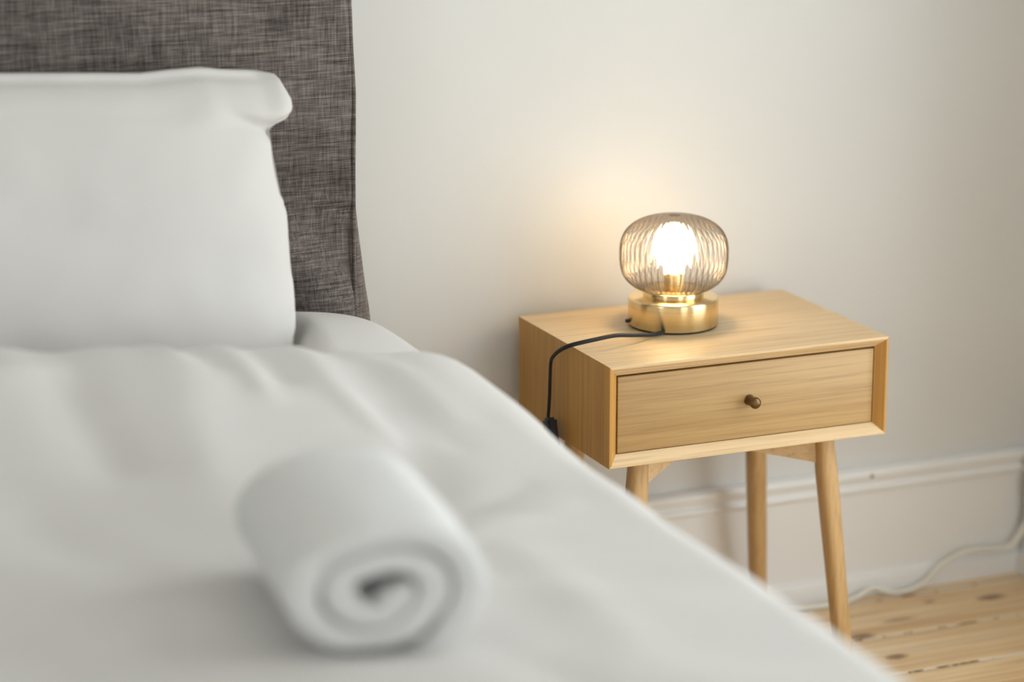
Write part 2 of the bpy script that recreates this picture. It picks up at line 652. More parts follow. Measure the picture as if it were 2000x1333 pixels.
def baseboard(name, p0, p1, out, label):
    """profile swept along a straight wall; out = unit vector into the room"""
    prof = [(0.0, 0.0), (0.029, 0.0), (0.029, 0.034), (0.026, 0.040), (0.019, 0.044), (0.018, 0.050), (0.018, 0.196), (0.023, 0.199),
            (0.0255, 0.204), (0.0235, 0.210), (0.019, 0.213), (0.0185, 0.218), (0.024, 0.224), (0.026, 0.231), (0.024, 0.237), (0.017, 0.242), (0.0, 0.242)]
    bm = bmesh.new()
    p0, p1, out = Vector(p0), Vector(p1), Vector(out)
    A = [bm.verts.new(p0 + out * d + Vector((0, 0, z))) for d, z in prof]
    B = [bm.verts.new(p1 + out * d + Vector((0, 0, z))) for d, z in prof]
    n = len(prof)
    for i in range(n):
        bm.faces.new((A[i], A[(i + 1) % n], B[(i + 1) % n], B[i]))
    bm.faces.new(A); bm.faces.new(list(reversed(B)))
    bmesh.ops.recalc_face_normals(bm, faces=bm.faces[:])
    return tag(link(name, bm, 'trim', smooth=True, angle=50), label, kind='structure')


bb = baseboard('baseboard_back', (XL, YB, 0), (XR, YB, 0), (0, -1, 0), 'tall white moulded baseboard along the back wall')
baseboard('baseboard_right', (XR, YF, 0), (XR, YB - 0.03, 0), (-1, 0, 0), 'tall white moulded baseboard along the window wall')
baseboard('baseboard_left', (XL, YF, 0), (XL, YB - 0.03, 0), (1, 0, 0), 'tall white moulded baseboard on the far side wall')
baseboard('baseboard_front', (XL + 0.03, YF, 0), (XR - 0.03, YF, 0), (0, 1, 0), 'tall white moulded baseboard opposite the bed')
bm = bmesh.new()
lathe(bm, [(0, 0), (0.0035, 0.0003), (0.004, 0.0015), (0.0028, 0.0028), (0, 0.0032)], 10)
nail = link('nail_head', bm, 'bronze', bb, loc=(0.7034, YB - 0.0235, 0.2294))
nail.rotation_euler = (R(90), 0, 0)

# ------------------------------------------------------------------ bed
BX0, BX1 = -1.93, -0.318
bed = tag(empty('bed', ((BX0 + BX1) / 2, -0.75, 0)), 'upholstered double bed with a grey-brown linen slipcovered headboard', 'bed')
bx, by = bed.location.x, bed.location.y


def child_shift(o):
    """meshes are written in world coordinates; keep them there under a moved parent"""
    o.matrix_parent_inverse = Matrix.Translation(o.parent.location).inverted()
    return o


HB_Y0, HB_Y1, HB_Z = 0.252, 0.358, 1.27
SEAM = [(0.30, -0.3287), (0.639, -0.3287), (0.722, -0.3291), (0.796, -0.3287), (0.894, -0.3279), (0.950, -0.3262), (1.014, -0.3251), (1.078, -0.3282), (1.157, -0.3302), (1.30, -0.331)]
FLARE = [(0.30, 0.024), (0.637, 0.0215), (0.6956, 0.0190), (0.7538, 0.0150), (0.82, 0.0105), (0.893, 0.0068), (0.958, 0.0056), (1.046, 0.0056), (1.157, 0.0045), (1.3, 0.003)]


def hb_front(x, z):
    d = 0.0035 * noise.noise(Vector((x * 5, 1.3, z * 4))) + 0.002 * noise.noise(Vector((x * 13, 4.3, z * 9)))
    # slack folds low down beside the corner
    k = sstep(0.95, 0.70, z) * sstep(-0.62, -0.40, x)
    u = (x + 0.42) * 0.8 + (z - 0.70) * 0.55
    d += k * 0.010 * math.sin(u * 42 + 2.2 * noise.noise(Vector((x * 6, 0, z * 6))))
    return HB_Y0 - d


bm = bmesh.new()
rows = []
nz, nx = 90, 110
for j in range(nz + 1):
    z = 0.30 + (HB_Z - 0.30) * j / nz
    xr = interp(SEAM, z)
    row = []
    for i in range(nx + 1):
        x = BX0 + (xr - BX0) * (1 - (1 - i / nx) ** 1.6)
        yy = hb_front(x, z)
        e = max(0, 1 - (xr - x) / 0.012)
        yy += 0.0025 * e * e
        row.append((x, yy, z))
    rows.append(row)
vr = grid_mesh(bm, rows)
# back, top, left closing
back = [[bm.verts.new((x, HB_Y1, z)) for x in (BX0, interp(SEAM, z))] for z in (0.30, HB_Z)]
bm.faces.new((back[0][0], back[1][0], back[1][1], back[0][1]))
bm.faces.new([v for v in vr[-1]] + [back[1][1], back[1][0]])
bm.faces.new([r[0] for r in reversed(vr)] + [back[0][0], back[1][0]])
bm.faces.new([v for v in reversed(vr[0])] + [back[0][0], back[0][1]])
bm.faces.new([r[-1] for r in vr] + [back[1][1], back[0][1]])
bmesh.ops.recalc_face_normals(bm, faces=bm.faces[:])
hb = link('headboard', bm, 'linen', bed, angle=50)
child_shift(hb)
# piping along the front edge
bm = bmesh.new()
path = [(interp(SEAM, z) + 0.0030, HB_Y0 + 0.0035, z) for z in [0.30 + 0.012 * k for k in range(80)]]
path += [(interp(SEAM, 1.26) - 0.002, HB_Y0 + 0.0035, HB_Z - 0.004), (interp(SEAM, 1.26) - 0.02, HB_Y0 + 0.0035, HB_Z + 0.002), (-1.1, HB_Y0 + 0.0035, HB_Z + 0.002), (BX0, HB_Y0 + 0.0035, HB_Z + 0.002)]
tube(bm, path, 0.0034, 8)
pp = link('piping', bm, 'linen', hb)
# side gusset that flares out towards the bottom
bm = bmesh.new()
rows = []
for k in range(81):
    z = 0.30 + (HB_Z - 0.30) * k / 80
    s, f = interp(SEAM, z) + 0.0050, interp(FLARE, z) * (1 + 0.62 * sstep(0.95, 0.66, z))
    w = 0.0015 * noise.noise(Vector((0.3, 2.0, z * 9)))
    rows.append([(s, HB_Y0 + 0.009, z), (s + f * 0.45 + w, HB_Y0 + 0.015, z), (s + f * 0.85, HB_Y0 + 0.03, z), (s + f, HB_Y0 + 0.055, z),
                 (s + f * 0.9 + 0.004 * sstep(0.75, 0.6, z), HB_Y1 - 0.02, z), (s + f * 0.6, HB_Y1, z), (s - 0.01, HB_Y1, z), (s - 0.01, HB_Y0 + 0.012, z)])
vr = grid_mesh(bm, rows)
for r0, r1 in zip(vr, vr[1:]):
    bm.faces.new((r0[-1], r0[0], r1[0], r1[-1]))
bm.faces.new(vr[0]); bm.faces.new(list(reversed(vr[-1])))
bmesh.ops.recalc_face_normals(bm, faces=bm.faces[:])
link('side_panel', bm, 'linen', hb, angle=60)
# loose back hem peeping out low down
bm = bmesh.new()
rows = []
for k in range(41):
    z = 0.30 + 0.56 * k / 40
    s = interp(SEAM, z) + 0.005 + interp(FLARE, z) * (1 + 0.62 * sstep(0.95, 0.66, z)) + 0.004 * sstep(0.80, 0.65, z)
    e = 0.0085 * sstep(0.80, 0.60, z) + 0.0025 * math.exp(-((z - 0.835) / 0.018) ** 2)
    rows.append([(s - 0.004, HB_Y1 - 0.045, z), (s + e, HB_Y1 - 0.036, z), (s + e, HB_Y1 - 0.026, z), (s - 0.004, HB_Y1 - 0.022, z)])
vr = grid_mesh(bm, rows)
for r0, r1 in zip(vr, vr[1:]):
    bm.faces.new((r0[-1], r0[0], r1[0], r1[-1]))
bm.faces.new(vr[0]); bm.faces.new(list(reversed(vr[-1])))
bmesh.ops.recalc_face_normals(bm, faces=bm.faces[:])
link('hem', bm, 'linen', hb, angle=60)
for o in hb.children:
    o.matrix_parent_inverse = Matrix.Identity(4)
child_shift(new_box('bed_base', (BX0, BX1, -1.76, 0.248, 0.13, 0.36), 'linen', bed, bev=0.012))
child_shift(new_box('mattress', (BX0 + 0.01, BX1 - 0.005, -1.75, 0.245, 0.362, 0.592), 'cotton', bed, bev=0.035))
for (x, yy) in ((BX0 + 0.08, -1.68), (BX1 - 0.08, -1.68), (BX0 + 0.08, 0.16), (BX1 - 0.08, 0.16)):
    bm = bmesh.new()
    lathe(bm, [(0, 0), (0.022, 0), (0.024, 0.004), (0.032, 0.128), (0, 0.129)], 20)
    child_shift(link('leg', bm, 'wood_leg', bed, loc=(x, yy, 0)))

# ------------------------------------------------------------------ nightstand
NW, ND, NH, NZ = 0.500, 0.3586, 0.1647, 0.600
ns = tag(empty('nightstand', (NW / 2, ND / 2, 0)), 'light oak nightstand with one drawer and splayed tapered legs', 'nightstand')
ZB = NZ - NH
prof = [(0.0, ND), (0.0, 0.0006), (0.0006, 0.0), (0.0042, 0.0), (0.0180, 0.0146), (0.0180, ND)]


def case_panel(name, ca, cb, mat):
    """mitred board from case corner ca to cb; corner = (x, z, inward x, inward z)"""
    bm = bmesh.new()
    A = [bm.verts.new((ca[0] + ca[2] * i, yy, ca[1] + ca[3] * i)) for i, yy in prof]
    B = [bm.verts.new((cb[0] + cb[2] * i, yy, cb[1] + cb[3] * i)) for i, yy in prof]
    n = len(prof)
    for i in range(n):
        bm.faces.new((A[i], A[(i + 1) % n], B[(i + 1) % n], B[i]))
    bm.faces.new(A); bm.faces.new(list(reversed(B)))
    bmesh.ops.recalc_face_normals(bm, faces=bm.faces[:])
    return child_shift(link(name, bm, mat, ns, smooth=False))


TL, TR = (0, NZ, 1, -1), (NW, NZ, -1, -1)
BL, BR = (0, ZB, 1, 1), (NW, ZB, -1, 1)
case_panel('top_panel', TL, TR, 'oak_x_lit')
case_panel('bottom_panel', BL, BR, 'oak_x_lit')
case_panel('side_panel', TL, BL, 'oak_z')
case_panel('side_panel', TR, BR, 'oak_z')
child_shift(new_box('back_panel', (0.018, NW - 0.018, ND - 0.010, ND - 0.001, ZB + 0.018, NZ - 0.018), 'oak_x_lit', ns))
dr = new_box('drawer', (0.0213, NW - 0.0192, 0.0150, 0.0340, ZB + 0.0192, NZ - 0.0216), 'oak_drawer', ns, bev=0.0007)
child_shift(dr)
db = bmesh.new()
box(db, 0.026, 0.034, 0.034, ND - 0.03, ZB + 0.024, NZ - 0.05)
box(db, NW - 0.034, NW - 0.026, 0.034, ND - 0.03, ZB + 0.024, NZ - 0.05)
box(db, 0.034, NW - 0.034, ND - 0.038, ND - 0.03, ZB + 0.024, NZ - 0.05)
box(db, 0.034, NW - 0.034, 0.034, ND - 0.038, ZB + 0.024, ZB + 0.030)
o = link('drawer_box', db, 'gap_shade', dr, smooth=False)
bm = bmesh.new()
lathe(bm, [(0, 0), (0.0090, 0.0), (0.0090, 0.0008), (0.0082, 0.0016), (0.0078, 0.0150), (0.0080, 0.0172), (0.0090, 0.0186), (0.0095, 0.0206), (0.0092, 0.0232), (0.0075, 0.0254), (0.0042, 0.0268), (0, 0.0272)], 32)
kn = link('knob', bm, 'bronze', dr, loc=(0.2535, 0.0151, NZ - 0.0834))
kn.rotation_euler = (R(90), 0, 0)

SP = 0.087
inset_x, inset_y = 0.082, 0.063
leg_tops = {}
for sx in (-1, 1):
    for sy in (-1, 1):
        lx = NW / 2 + sx * (NW / 2 - inset_x)
        ly = ND / 2 + sy * (ND / 2 - inset_y)
        top = Vector((lx, ly, ZB))
        bot = Vector((lx + sx * SP * ZB, ly + sy * SP * ZB, 0))
        leg_tops[(sx, sy)] = (top, bot)
        # leg: round-edged square section that meets the case straight, kinks, then runs to the floor
        bm = bmesh.new()
        rings = []
        stations = [(1.0, 0.0152), (0.90, 0.0162), (0.835, 0.0171), (0.80, 0.0170), (0.4, 0.0155), (0.10, 0.0144), (0.012, 0.0140), (0.0, 0.0125)]
        for t, r in stations:
            c = bot.lerp(top, t)
            ring = []
            for k in range(24):
                a = 2 * math.pi * k / 24
                ca, sa = math.cos(a), math.sin(a)
                q = (abs(ca) ** 3.2 + abs(sa) ** 3.2) ** (-1 / 3.2)
                ring.append(bm.verts.new((c.x - lx + r * q * ca, c.y - ly + r * q * sa, c.z)))
            rings.append(ring)
        for a, b in zip(rings, rings[1:]):
            for k in range(24):
                bm.faces.new((a[k], b[k], b[(k + 1) % 24], a[(k + 1) % 24]))
        bm.faces.new(rings[0]); bm.faces.new(list(reversed(rings[-1])))
        bmesh.ops.recalc_face_normals(bm, faces=bm.faces[:])
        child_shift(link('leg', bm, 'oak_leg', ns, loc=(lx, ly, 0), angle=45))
# crossed rails under the case
def rail(a, b, ha, hm, zoff=0.0):
    A, B = leg_tops[a][0], leg_tops[b][0]
    d = (B - A); L = d.length; u = d.normalized(); nrm = Vector((-u.y, u.x, 0))
    bm = bmesh.new()
    rows = []
    for t in [k / 20 for k in range(21)]:
        p = A + d * t
        e = abs(2 * t - 1)
        h = hm + (ha - hm) * e
        w = 0.0085
        rows.append([p + nrm * w, p - nrm * w, p - nrm * w - Vector((0, 0, h)), p + nrm * w - Vector((0, 0, h)), p + nrm * w])
    rows = [[q - (A + B) / 2 - Vector((0, 0, 0.0005 + zoff)) for q in r] for r in rows]
    vr = []
    for r in rows:
        vr.append([bm.verts.new(q) for q in r[:4]])
    for a_, b_ in zip(vr, vr[1:]):
        for k in range(4):
            bm.faces.new((a_[k], a_[(k + 1) % 4], b_[(k + 1) % 4], b_[k]))
    bm.faces.new(vr[0]); bm.faces.new(list(reversed(vr[-1])))
    bmesh.ops.recalc_face_normals(bm, faces=bm.faces[:])
    child_shift(link('rail', bm, 'oak_x_lit', ns, loc=(A + B) / 2, smooth=False))


rail((-1, -1), (1, 1), 0.056, 0.022)
rail((1, -1), (-1, 1), 0.056, 0.030)

# ------------------------------------------------------------------ table lamp
LX, LY = 0.2126, 0.2088
lamp = tag(empty('table_lamp', (LX, LY, NZ)), 'lit table lamp with brushed brass base and ribbed round glass shade', 'lamp')
bm = bmesh.new()
lathe(bm, [(0, 0.0004), (0.0715, 0.0004), (0.0725, 0.001), (0.0725, 0.0035), (0, 0.0036)], 72)
link('base_pad', bm, 'rubber', lamp)
bm = bmesh.new()
lathe(bm, [(0, 0.0037), (0.0738, 0.0037), (0.0744, 0.0043), (0.0744, 0.0450), (0.0741, 0.0468), (0.0732, 0.0482), (0.0718, 0.0490), (0.0700, 0.0492), (0.0502, 0.0493), (0, 0.0493)], 128)
link('base', bm, 'brass', lamp, angle=50)
bm = bmesh.new()
lathe(bm, [(0, 0.0494), (0.0496, 0.0494), (0.0499, 0.0500), (0.0499, 0.0590), (0.0494, 0.0596), (0.0470, 0.0598), (0.0300, 0.0590), (0, 0.0590)], 128)
link('collar', bm, 'brass', lamp, angle=50)
gp = [(0.0470, 0.0600), (0.0545, 0.0614), (0.0640, 0.0655), (0.0725, 0.0715), (0.0795, 0.0790), (0.0842, 0.0880), (0.0868, 0.0975), (0.0880, 0.1080), (0.0883, 0.1180), (0.0882, 0.1280),
      (0.0873, 0.1370), (0.0850, 0.1460), (0.0808, 0.1550), (0.0745, 0.1630), (0.0660, 0.1700), (0.0560, 0.1755), (0.0450, 0.1795), (0.0330, 0.1822), (0.0200, 0.1836), (0.0100, 0.1840)]
gp = [(p.x, p.y) for p in catmull([(r, z, 0) for r, z in gp], 3)]
RIBS = 48


def flute(a, r, z):
    k = abs(math.sin(a * RIBS / 2))
    w = min(1, r / 0.05) * sstep(0.059, 0.066, z)
    return 1 + 0.036 * w * (k - 0.6)


bm = bmesh.new()
lathe(bm, gp, RIBS * 10, flute)
sh = link('shade', bm, 'glass', lamp, angle=180)
bm = bmesh.new()
lathe(bm, [(0, 0.0600), (0.0150, 0.0600), (0.0155, 0.0620), (0.0155, 0.0880), (0.0140, 0.0900), (0, 0.0900)], 40)
link('socket', bm, 'brass', lamp)
bm = bmesh.new()
bp = [(0, 0.0905), (0.0125, 0.0905), (0.0145, 0.0960), (0.0200, 0.1020)]
for k in range(13):
    a = -math.pi * 0.30 + (math.pi * 0.80) * k / 12
    bp.append((0.0330 * math.cos(a), 0.1290 + 0.0330 * math.sin(a)))
bp[-1] = (0, 0.1620)
lathe(bm, bp, 28)
link('bulb', bm, 'bulb', lamp, angle=180)
# cord
cord_pts = [(0.1660, 0.1500, 0.6050), (0.1380, 0.1375, 0.6068), (0.0982, 0.1251, 0.6130), (0.0620, 0.1158, 0.6180), (0.0210, 0.1060, 0.6175), (-0.0050, 0.1080, 0.6140),
            (-0.0170, 0.1180, 0.6085), (-0.0215, 0.1420, 0.5960), (-0.0225, 0.1620, 0.5830), (-0.0220, 0.1758, 0.5690), (-0.0205, 0.1825, 0.5389), (-0.0190, 0.1885, 0.5027), (-0.0185, 0.1955, 0.4617)]
cord2 = [(-0.0185, 0.1700, 0.4300), (-0.0185, 0.1500, 0.4120), (-0.030, 0.135, 0.36), (-0.045, 0.150, 0.22), (-0.05, 0.18, 0.06), (-0.048, 0.23, 0.006), (-0.035, 0.33, 0.005), (0.02, 0.3575, 0.005), (0.10, 0.3585, 0.005)]
bm = bmesh.new()
tube(bm, catmull([Vector(p) - Vector((LX, LY, NZ)) for p in cord_pts], 8), 0.0037, 10, 0.75)
cord = link('cord', bm, 'rubber', lamp)
bm = bmesh.new()
tube(bm, catmull([Vector(p) - Vector((LX, LY, NZ)) for p in cord2], 8), 0.0037, 10, 0.75)
link('cord_tail', bm, 'rubber', cord)
bm = bmesh.new()
box(bm, -0.0090, 0.0090, -0.0130, 0.0130, -0.0270, 0.0270)
bmesh.ops.bevel(bm, geom=bm.edges[:], offset=0.0042, segments=4, affect='EDGES')
sw = link('switch', bm, 'black', cord, loc=Vector((-0.0185, 0.1815, 0.4455)) - Vector((LX, LY, NZ)))
sw.rotation_euler = (R(-18), 0, 0)
bm = bmesh.new()
box(bm, -0.0100, -0.0080, -0.005, 0.005, -0.010, 0.010)
bmesh.ops.bevel(bm, geom=bm.edges[:], offset=0.0007, segments=2, affect='EDGES')
rk = link('rocker', bm, 'rubber', cord, loc=Vector((-0.0185, 0.1815, 0.4455)) - Vector((LX, LY, NZ)))
rk.rotation_euler = (R(-18), 0, 0)
bm = bmesh.new()
lathe(bm, [(0, -0.004), (0.0042, -0.004), (0.0046, -0.003), (0.0046, 0.006), (0.0036, 0.010), (0, 0.010)], 20)
gr = link('cord_grommet', bm, 'black', lamp, loc=(-0.0725, 0.0165, 0.0095))
gr.rotation_euler = (0, R(-90), R(-13))
gr.scale = (0.75, 0.75, 0.6)

# ------------------------------------------------------------------ white cable by the skirting
pts = [(1.020, 0.335, 0.190), (1.031, 0.345, 0.125), (1.005, 0.352, 0.066), (0.966, 0.358, 0.058), (0.9095, 0.358, 0.062), (0.855, 0.357, 0.045), (0.801, 0.352, 0.010), (0.747, 0.350, 0.006),
       (0.7025, 0.356, 0.018), (0.665, 0.350, 0.007), (0.605, 0.342, 0.005), (0.540, 0.346, 0.005), (0.46, 0.3575, 0.005), (0.30, 0.3580, 0.005)]
bm = bmesh.new()
tube(bm, catmull(pts, 10), 0.0052, 10)
tag(link('power_cable', bm, 'cable'), 'white power cable trailing along the baseboard and floor', 'cable')

# ------------------------------------------------------------------ pillows
def pillow_flat(name, x0, x1, y0, y1, z0, h, label, mat='cotton2'):
    bm = bmesh.new()
    nu, nv = 60, 44

    def pt(s, t, side):
        ex = max(0, 1 - abs(s) ** 3.0) ** 0.55
        ey = max(0, 1 - abs(t) ** 3.0) ** 0.55
        th = ex * ey
        x = (x0 + x1) / 2 + (x1 - x0) / 2 * s * (1 - 0.03 * (1 - t * t) * abs(s))
        yy = (y0 + y1) / 2 + (y1 - y0) / 2 * t * (1 - 0.04 * (1 - s * s) * abs(t))
        zc = z0 + h * 0.36
        n_ = 0.006 * noise.noise(Vector((x * 7, yy * 7, side))) * th
        z = zc + (h * 0.64 * th + n_ if side > 0 else -h * 0.34 * th)
        if side > 0:      # pressed down under the upright pillow
            z -= sstep(-0.455, -0.53, x) * math.exp(-((yy - 0.035) / 0.10) ** 2) * max(0, z - 0.648)
        return (x, yy, z)
    top = grid_mesh(bm, [[pt(-1 + 2 * i / nu, -1 + 2 * j / nv, 1) for i in range(nu + 1)] for j in range(nv + 1)])
    botm = grid_mesh(bm, [[pt(-1 + 2 * i / nu, -1 + 2 * j / nv, -1) for i in range(nu + 1)] for j in range(nv + 1)])
    bmesh.ops.remove_doubles(bm, verts=bm.verts[:], dist=1e-5)
    bmesh.ops.recalc_face_normals(bm, faces=bm.faces[:])
    o = link(name, bm, mat, angle=180)
    return tag(o, label, 'pillow')


pillow_flat('pillow', -1.03, -0.288, -0.085, 0.246, 0.5925, 0.118, 'white pillow lying flat beneath the upright pillow, its end showing by the headboard')

# upright pillow: outline with an ear at the top corner, right edge wavy
PR = [(0.655, -0.507), (0.6933, -0.4999), (0.7046, -0.4956), (0.7333, -0.4933), (0.7752, -0.4881), (0.8254, -0.4867), (0.8620, -0.4845), (0.8718, -0.4850), (0.8952, -0.4970), (0.9176, -0.4994), (0.9587, -0.5040),
      (0.9860, -0.5035), (0.9905, -0.497), (0.9987, -0.4730), (1.006, -0.4665), (1.018, -0.4609), (1.0295, -0.4607), (1.0450, -0.4675), (1.0571, -0.4735), (1.064, -0.480), (1.0672, -0.490), (1.0680, -0.505)]
PT = [(-1.3, 1.088), (-0.8912, 1.0874), (-0.7433, 1.0796), (-0.6827, 1.0757), (-0.6367, 1.0782), (-0.5902, 1.0793), (-0.5592, 1.0744), (-0.52, 1.0712), (-0.46, 1.066)]
PXL = -1.20


def upright_pillow():
    bm = bmesh.new()
    nu, nv = 90, 110
    zb = 0.656

    def yc(z):
        k = (z - zb) / 0.41
        return 0.040 + 0.132 * k

    def pt(i, j, side):
        t = j / nv
        # outline height is squeezed so the right boundary table is traced exactly
        zr = zb + (1.0680 - zb) * t
        xr = interp(PR, zr)
        s = i / nu
        sx = 1 - (1 - s) ** 1.5          # denser towards the right edge
        x = PXL + (xr - PXL) * sx
        ztop = interp(PT, x)
        z = zb + (ztop - zb) * t + 0.0 * side
        # body distance to the seams
        earw = sstep(0.985, 1.015, zr)
        xbody = -0.488 + (xr + 0.488) * earw
        dx = min(max((xbody - x) / (0.20 - 0.07 * earw), 0), 1)
        dl = min(max((x - PXL) / 0.2, 0), 1)
        dt = min(max((ztop - 0.012 - z) / 0.17, 0), 1)
        dbm = min(max((z - zb) / 0.15, 0), 1)

        def rnd(d):
            return math.sqrt(max(0, 1 - (1 - d) ** 2))
        th = 0.074 * rnd(dx) ** 0.9 * rnd(dl) * rnd(dt) ** 0.85 * rnd(dbm)
        rim = 0.0 if (i in (0, nu) or j in (0, nv)) else 0.0035
        th = max(th, rim)
        y0 = yc(z)
        if side > 0:
            wv = 0.004 * noise.noise(Vector((x * 6, 3.1, z * 6))) + 0.0022 * noise.noise(Vector((x * 17, 1.1, z * 15)))
            # soft pull folds running from the ear into the body
            # crease from the notch under the ear up into the body
            ax, az, bx_, bz_ = -0.506, 0.986, -0.590, 1.030
            tt = max(0, min(1, ((x - ax) * (bx_ - ax) + (z - az) * (bz_ - az)) / ((bx_ - ax) ** 2 + (bz_ - az) ** 2)))
            dd = math.hypot(x - ax - tt * (bx_ - ax), z - az - tt * (bz_ - az))
            wv -= 0.013 * (1 - tt) * math.exp(-(dd / 0.010) ** 2)
            # shallow dent along the top seam further left
            wv -= 0.0022 * math.exp(-((z - 1.030 - 0.006 * math.sin(x * 20)) / 0.010) ** 2) * sstep(-0.60, -0.72, x)
            wv += 0.003 * math.sin(z * 46 + 3 * noise.noise(Vector((x * 4, 0, z * 5)))) * math.exp(-((x + 0.50) / 0.06) ** 2)
            yy = y0 - th - wv * (0 if rim == 0 else 1)
        else:
            yy = y0 + th * 0.62
        # the ear leans a little forward
        ear = sstep(-0.51, -0.47, x) * sstep(0.97, 1.02, z)
        yy -= 0.012 * ear
        return (x, yy, z)
    grid_mesh(bm, [[pt(i, j, 1) for i in range(nu + 1)] for j in range(nv + 1)])
    grid_mesh(bm, [[pt(i, j, -1) for i in range(nu + 1)] for j in range(nv + 1)])
    bmesh.ops.remove_doubles(bm, verts=bm.verts[:], dist=1e-5)
    bmesh.ops.recalc_face_normals(bm, faces=bm.faces[:])
    o = link('pillow', bm, 'cotton2', angle=180)
    return tag(o, 'plump white pillow standing upright against the grey headboard', 'pillow')


upright_pillow()

# ------------------------------------------------------------------ duvet
def hump(y):
    return math.exp(-((y + 0.22) / 0.24) ** 2) if y < -0.22 else 1.0


FOLDS = [   # soft creases: x0, y0, x1, y1, height, half width
    (-0.927, 0.002, -0.884, -0.148, -0.0140, 0.038), (-0.915, -0.187, -0.911, -0.470, -0.0160, 0.045), (-0.804, -0.031, -0.770, -0.249, 0.0080, 0.020),
    (-0.764, -0.048, -0.730, -0.282, -0.0080, 0.020), (-0.706, -0.053, -0.669, -0.358, 0.0090, 0.020), (-0.658, -0.093, -0.625, -0.310, -0.0090, 0.020),
    (-0.614, -0.072, -0.530, -0.449, 0.0090, 0.022), (-0.539, -0.144, -0.498, -0.364, -0.0090, 0.025), (-0.506, -0.138, -0.435, -0.391, 0.0080, 0.022),
    (-0.490, -0.261, -0.444, -0.486, -0.0080, 0.024), (-0.496, -0.415, -0.531, -0.632, -0.0120, 0.040), (-0.412, -0.614, -0.584, -0.718, -0.0090, 0.018),
    (-0.396, -0.690, -0.602, -0.813, 0.0070, 0.025), (-1.010, -0.306, -0.924, -0.282, 0.0090, 0.025), (-1.035, -0.589, -0.960, -0.776, -0.0070, 0.040),
    (-0.766, -0.284, -0.788, -0.523, 0.0090, 0.045), (-0.665, -1.093, -0.620, -1.268, -0.0070, 0.035), (-0.517, -0.829, -0.517, -1.173, 0.0070, 0.040),
    (-1.143, -0.923, -1.072, -1.076, -0.0080, 0.040), (-0.360, -0.240, -0.372, -0.418, -0.0060, 0.022),
]


def duvet_wrinkle(x, y):
    # long soft folds running diagonally across the bed plus broad undulation
    a = x * 0.88 - y * 0.47
    b = x * 0.47 + y * 0.88
    d = 0.010 * noise.noise(Vector((a * 1.7, b * 6.5, 0.3)))
    d += 0.008 * noise.noise(Vector((x * 2.4 + 3, y * 2.4, 1.7)))
    d += 0.006 * noise.noise(Vector((a * 3.2, b * 12.0, 5.1)))
    jx = x + 0.018 * noise.noise(Vector((x * 6, y * 6, 9.0)))
    for (ax, ay, bx_, by_, h, w) in FOLDS:
        t = max(0, min(1, ((jx - ax) * (bx_ - ax) + (y - ay) * (by_ - ay)) / ((bx_ - ax) ** 2 + (by_ - ay) ** 2)))
        q = ((jx - ax - t * (bx_ - ax)) ** 2 + (y - ay - t * (by_ - ay)) ** 2) / (w * w)
        if q < 9:
            d += h * (0.30 + 0.70 * sstep(-0.14, -0.34, y)) * math.exp(-q)
    return d


def duvet_section(y, n_flat=150, hang=0.26):
    g = hump(y)
    xe = -0.242 - 0.020 * g
    r = 0.080 + 0.075 * g
    te = 0.630 + 0.089 * g
    tc = 0.648 + 0.100 * g
    pts = []
    xl = -2.02
    rl = 0.09
    # left hang
    for k in range(4):
        pts.append((xl, te - rl - hang * (1 - k / 4)))
    for k in range(7):
        a = math.pi - (math.pi / 2) * k / 6
        pts.append((xl + rl + rl * math.cos(a), te - rl + rl * math.sin(a)))
    x0, x1 = xl + rl, xe - r
    for k in range(1, n_flat):
        x = x0 + (x1 - x0) * k / n_flat
        d = (x1 - x)
        z = te + (tc - te) * sstep(-0.12, 0.45, d) - (tc - te) * sstep(-0.12, 0.45, 0.0) * sstep(0.2, 0.0, d) + 0.075 * g * max(0, min(0.7, d - 0.05))
        z -= (tc - te + 0.05 * g) * sstep(0.35, 0.0, x - x0)
        pts.append((x, z))
    for k in range(13):
        a = math.pi / 2 * (1 - k / 12)
        pts.append((x1 + r * math.cos(a), te - r + r * math.sin(a)))
    for k in range(1, 9):
        dz = hang * k / 8
        pts.append((xe + 0.010 * math.sin(dz / hang * 2.2) + 0.012 * noise.noise(Vector((y * 5, 7.7, dz * 3))) * dz / hang, te - r - dz))
    return pts


bm = bmesh.new()
rows = []
YH = -0.105
RH = 0.115                                   # head-end rounding
stations = []
for k in range(13):
    a = math.pi / 2 * k / 12
    stations.append((YH - RH + RH * math.cos(a), 1 - math.sin(a)))
yy = YH - RH
while yy > -1.74:
    yy -= 0.0135
    stations.append((yy, 0.0))
for k in range(1, 9):
    a = math.pi / 2 * k / 8
    stations.append((yy - 0.09 * math.sin(a), (1 - math.cos(a)) * 0.9))
for (y, drop) in stations:
    row = []
    sec = duvet_section(y)
    for i, (x, z) in enumerate(sec):
        w = duvet_wrinkle(x, y)
        # normal of the section for pushing wrinkles out
        xa, za = sec[max(i - 1, 0)]; xb, zb_ = sec[min(i + 1, len(sec) - 1)]
        tx, tz = xb - xa, zb_ - za
        l = math.hypot(tx, tz) or 1
        nx_, nz_ = -tz / l, tx / l
        amt = w * (1.0 - 0.6 * sstep(-0.60, -0.33, x))
        z2 = z + nz_ * amt
        top_ref = 0.612
        if z2 > top_ref:
            z2 = z2 - (z2 - top_ref) * drop
        row.append((x + nx_ * amt, y, z2))
    rows.append(row)
grid_mesh(bm, rows)
bmesh.ops.recalc_face_normals(bm, faces=bm.faces[:])
dv = link('duvet', bm, 'cotton', angle=180)
up = sum(p.normal.z for p in dv.data.polygons)
if up < 0:
    dv.data.flip_normals()
so = dv.modifiers.new('thickness', 'SOLIDIFY')
so.thickness = 0.012
so.offset = -1
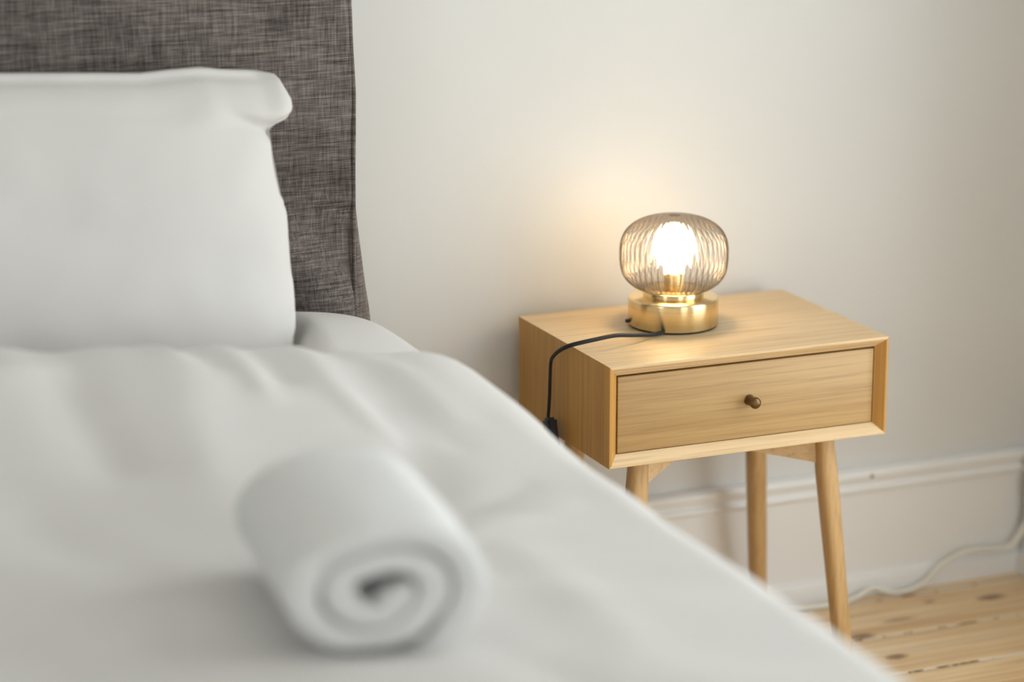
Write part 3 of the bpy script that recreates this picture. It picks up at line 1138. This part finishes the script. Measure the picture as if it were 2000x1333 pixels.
tag(dv, 'thick white duvet spread over the bed and hanging over its side', 'duvet')


def duvet_top(x, y):
    sec = duvet_section(y)
    return min(sec, key=lambda p: abs(p[0] - x) + (0 if p[1] > 0.6 else 1))[1] + duvet_wrinkle(x, y)


# ------------------------------------------------------------------ rolled towel
def towel():
    bm = bmesh.new()
    Lh = 0.150
    pitch, th = 0.0365, 0.0352
    turns = 2.25
    r_in = 0.0185
    nseg = 150

    def spiral(u, inset):
        """closed outline samples at angle fraction u: outer and inner point"""
        a = 0.37 - u * turns * 2 * math.pi
        r = r_in + pitch * u * turns
        r += 0.0035 * math.sin(a * 2 + 0.6) * u + 0.002 * math.sin(a * 3)
        h = th / 2 - inset
        return a, r + h, r - h

    def ring(yv, inset):
        outer, inner = [], []
        for k in range(nseg + 1):
            u = k / nseg
            taper = min(1.0, u * 14 + 0.8, (1 - u) * 14 + 0.25)
            ins = inset + (th / 2 - inset) * (1 - taper)
            a, ro, ri = spiral(u, ins)
            outer.append((ro * math.cos(a), yv, ro * math.sin(a)))
            inner.append((max(ri, 0.001) * math.cos(a), yv, max(ri, 0.001) * math.sin(a)))
        return outer + list(reversed(inner))
    ends = [(-Lh, 0.0095), (-Lh + 0.0015, 0.006), (-Lh + 0.0045, 0.0028), (-Lh + 0.010, 0.0006), (-Lh + 0.018, 0.0)]
    st = ends + [(-Lh + 0.018 + (2 * Lh - 0.036) * k / 12, 0.0) for k in range(1, 12)] + [(-a, b) for a, b in reversed(ends)]
    vr = []
    for yv, ins in st:
        bulge = 1.0 + 0.03 * math.cos(yv / Lh * 1.5)
        pr = []
        for (x, y_, z) in ring(yv, ins):
            z2 = z * 0.76
            if z2 < -0.055:
                z2 = -0.055 + (z2 + 0.055) * 0.45     # sags flat on the bed
            n_ = 0.0025 * noise.noise(Vector((x * 18, y_ * 9, z * 18)))
            pr.append(bm.verts.new((x * bulge * 1.05 + n_, y_ + 0.004 * noise.noise(Vector((x * 30, 2, z * 30))), z2 * bulge + n_)))
        vr.append(pr)
    n = len(vr[0])
    for a, b in zip(vr, vr[1:]):
        for k in range(n):
            bm.faces.new((a[k], a[(k + 1) % n], b[(k + 1) % n], b[k]))
    h = n // 2
    for e, flip in ((vr[0], True), (vr[-1], False)):
        for k in range(h - 1):
            f = (e[k], e[k + 1], e[n - 2 - k], e[n - 1 - k])
            bm.faces.new(f if not flip else tuple(reversed(f)))
    bmesh.ops.recalc_face_normals(bm, faces=bm.faces[:])
    o = link('rolled_towel', bm, 'terry', angle=70)
    zmin = min(v.co.z for v in o.data.vertices)
    cx, cy = -0.765, -0.955
    o.location = (cx, cy, duvet_top(cx, cy) - zmin)
    o.rotation_euler = (0, 0, R(-7))
    return tag(o, 'rolled white terry towel lying on the duvet', 'towel')


towel()
